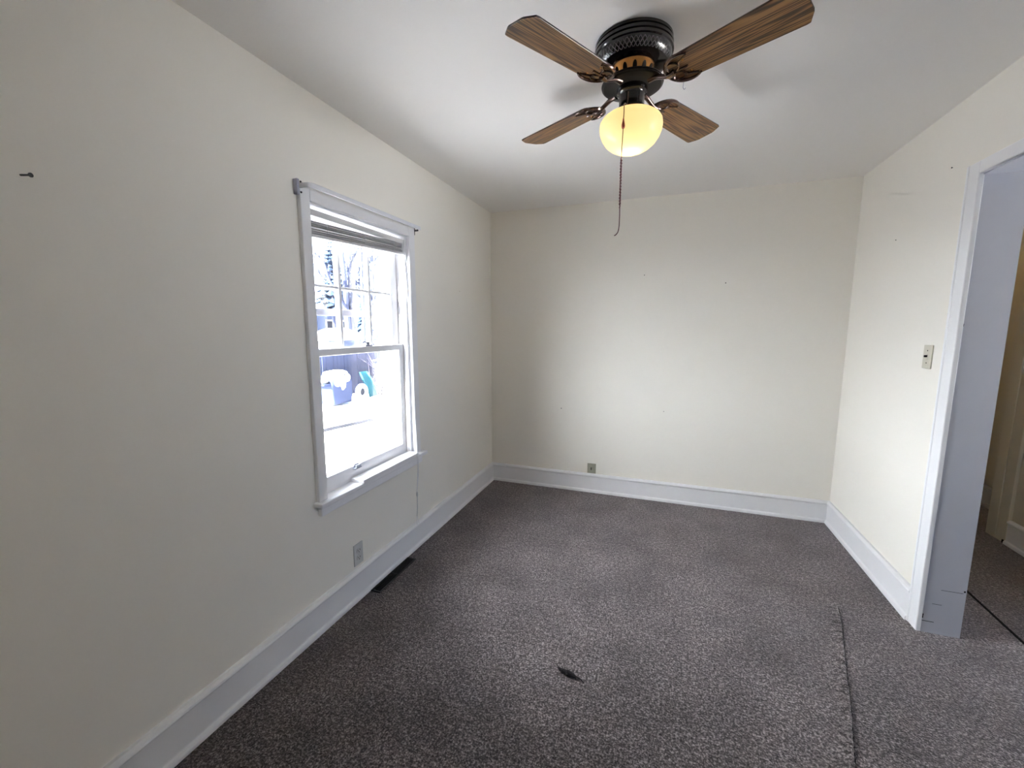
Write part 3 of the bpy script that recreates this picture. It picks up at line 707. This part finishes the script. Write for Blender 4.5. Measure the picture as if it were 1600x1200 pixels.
# teal slide leaning beside it
bm = bmesh.new(); rows = []
for k in range(11):
    t = k/10; zz = .02 + .74*t; off = -.30*t**1.4; wd = .15 + .04*math.sin(PI*t)
    rows.append([bm.verts.new((off + a, b*wd - .05*t, zz)) for a, b in ((0.05, -1), (0, -.85), (0, .85), (0.05, 1), (.02, 1.02), (-.03, .9), (-.03, -.9), (.02, -1.02))])
for a, b in zip(rows, rows[1:]):
    for k in range(8): j = (k+1) % 8; bm.faces.new([a[k], a[j], b[j], b[k]])
bm.faces.new(rows[0][::-1]); bm.faces.new(rows[-1])
tag(link('plastic_slide', bm, TEAL, smooth=True, loc=(-6.7, 6.82, GZ)), 'teal plastic slide panel leaning up beside the snow crusted ring', 'slide')

def limb(bm, p, d, ln, r, depth, spread=.5, up=.15):
    pts = [Vector(p)]; dd = Vector(d).normalized()
    for k in range(4):
        dd = (dd + Vector((random.uniform(-.12, .12), random.uniform(-.12, .12), random.uniform(-.03, .10)))).normalized(); pts.append(pts[-1] + dd*ln/4)
    tube(bm, pts, [r*(1-.12*i) for i in range(5)], 6)
    if depth:
        for k in range(random.randint(3, 4)):
            q = pts[random.randint(2, 4)]; nd = (dd + Vector((random.uniform(-1, 1), random.uniform(-1, 1), random.uniform(-.1, .7)))*spread).normalized()
            limb(bm, q, nd, ln*random.uniform(.5, .75), r*.55, depth-1, spread, up)
# snow covered brush
br = empty('snowy_brush', (-6.75, 7.70, GZ)); tag(br, 'heap of bare brush loaded with snow right of the fence', 'bush')
bm = bmesh.new()
for k in range(34): limb(bm, (random.uniform(-.3, .3), random.uniform(-.5, .6), 0), (random.uniform(-.7, .7), random.uniform(-.8, .8), 1), random.uniform(.5, .95), .026, 1, .8)
link('twigs', bm, TWIG, br)
bm = bmesh.new()
for k in range(16): blob(bm, (random.uniform(-.3, .35), random.uniform(-.62, .7), random.uniform(.12, 1.1)), random.uniform(.05, .11), 1.1, 1.5, .5, 2, .15)
link('snow_load', bm, SNOW, br, smooth=True)['kind'] = 'stuff'
# garden shed with a snow covered hip roof
sh = empty('garden_shed', (-14.8, 14.3, GZ)); tag(sh, 'pale garden shed with a low snow covered hip roof beyond the fence', 'shed')
link('walls', B(-.9, .9, -1.35, 1.55, 0, 1.52), SIDING, sh)
bm = bmesh.new(); e = [bm.verts.new(v) for v in ((-1.15, -1.75, 1.46), (1.15, -1.75, 1.46), (1.15, 1.85, 1.46), (-1.15, 1.85, 1.46))]; rdg = [bm.verts.new((0, -.62, 2.05)), bm.verts.new((0, .75, 2.05))]
bm.faces.new(e[::-1]); bm.faces.new([e[0], e[1], rdg[0]]); bm.faces.new([e[1], e[2], rdg[1], rdg[0]]); bm.faces.new([e[2], e[3], rdg[1]]); bm.faces.new([e[3], e[0], rdg[0], rdg[1]])
link('snowy_roof', bm, SNOW, sh)
link('fascia', slab([-1.14, -1.10, 1.10, 1.14], [-1.74, -1.70, 1.80, 1.84], {(1, 1)}, 1.40, 1.459, 'z'), SIDINGB, sh)
link('shed_door', B(.9, .93, -.5, .35, .05, 1.35), SIDINGB, sh)
# neighbouring house
nh = empty('neighbour_house', (-26, 24.2, GZ)); tag(nh, 'neighbouring blue grey house with snow on its gabled roof', 'house')
link('walls', B(-2.5, 2.5, -3.2, 2.4, 0, 3.6), SIDINGB, nh)
bm = bmesh.new(); prism(bm, [(-3.0, 3.5), (3.0, 3.5), (0, 5.5)], -3.4, 2.6, M=Matrix(((1, 0, 0, 0), (0, 0, 1, 0), (0, 1, 0, 0), (0, 0, 0, 1)))); link('snowy_roof', bm, SNOW, nh)
for y in (-.9, .9):
    f = link('window', B(2.48, 2.54, y-.45, y+.45, 1.4, 2.7), SNOW, nh); link('pane', B(2.535, 2.55, y-.36, y+.36, 1.5, 2.6), RUBBER, f)
# bare trees
def bare_tree(x, y, h, r, label, lean=(0, 0), n=9):
    t = empty('bare_tree', (x, y, GZ)); tag(t, label, 'tree', 'bare trees beyond the fence')
    bm = bmesh.new(); pts = [Vector((0, 0, -.1))]
    for k in range(1, 9): pts.append(Vector((lean[0]*k/8*h + random.uniform(-.06, .06), lean[1]*k/8*h + random.uniform(-.06, .06), h*k/8)))
    tube(bm, pts, [r*(1-.10*i) for i in range(9)], 8); link('trunk', bm, BARK, t, smooth=True)
    bm = bmesh.new()
    for k in range(n):
        q = pts[random.randint(3, 8)]; limb(bm, q, (random.uniform(-1, 1), random.uniform(-1, 1), random.uniform(.5, 1.6)), h*random.uniform(.12, .22), r*.45, 2, .5)
    link('branches', bm, BARK, t)
bare_tree(-18, 19.2, 9.0, .28, 'tall bare tree leaning left in the middle of the upper window', (-.02, -.05), 10)
bare_tree(-19.4, 21.0, 9.5, .26, 'straight tall bare tree just right of the leaning one', (0, 0), 9)
bare_tree(-12.8, 14.07, 7.0, .13, 'slim crooked bare tree standing right beside the snow roofed shed', (0, .005), 4)
bare_tree(-18.2, 22.0, 9.5, .28, 'rightmost bare tree with feathery branches in the upper window', (0, -.01), 14)
# conifers
def conifer(x, y, h, rad, label, base=.5):
    t = empty('conifer', (x, y, GZ)); tag(t, label, 'tree', 'conifers beyond the fence')
    bm = bmesh.new(); tube(bm, [(0, 0, -.1), (0, 0, h*.97)], [.16, .03], 8); link('trunk', bm, BARK, t)
    bm = bmesh.new(); z = base
    while z < h:
        f = 1-(z-base)/(h-base); R_ = rad*(f**.8)+.12
        for k in range(12):
            if random.random() < .12: continue
            a = 2*PI*k/9 + random.random(); R2 = R_*random.uniform(.6, 1.1); d = Vector((math.cos(a), math.sin(a), 0))
            n = Vector((-d.y, d.x, 0)); p0 = Vector((0, 0, z)); tip = p0 + d*R2 + Vector((0, 0, -.25*R2))
            ms = [bm.verts.new(p0 + Vector((0, 0, .05))), bm.verts.new(p0 + d*R2*.55 + n*R2*.28 - Vector((0, 0, .10*R2))), bm.verts.new(tip), bm.verts.new(p0 + d*R2*.55 - n*R2*.28 - Vector((0, 0, .10*R2))), bm.verts.new(p0 + d*R2*.5 + Vector((0, 0, .10)))]
            bm.faces.new([ms[0], ms[1], ms[4]]); bm.faces.new([ms[1], ms[2], ms[4]]); bm.faces.new([ms[2], ms[3], ms[4]]); bm.faces.new([ms[3], ms[0], ms[4]])
        z += h*.032
    link('foliage', bm, NEEDLE, t)
conifer(-20, 19.95, 8.0, 1.45, 'tall blue green conifer at the left of the upper window', 3.2)
conifer(-15.9, 17.9, 3.9, .9, 'small bushy conifer low between the bare trees', .4)
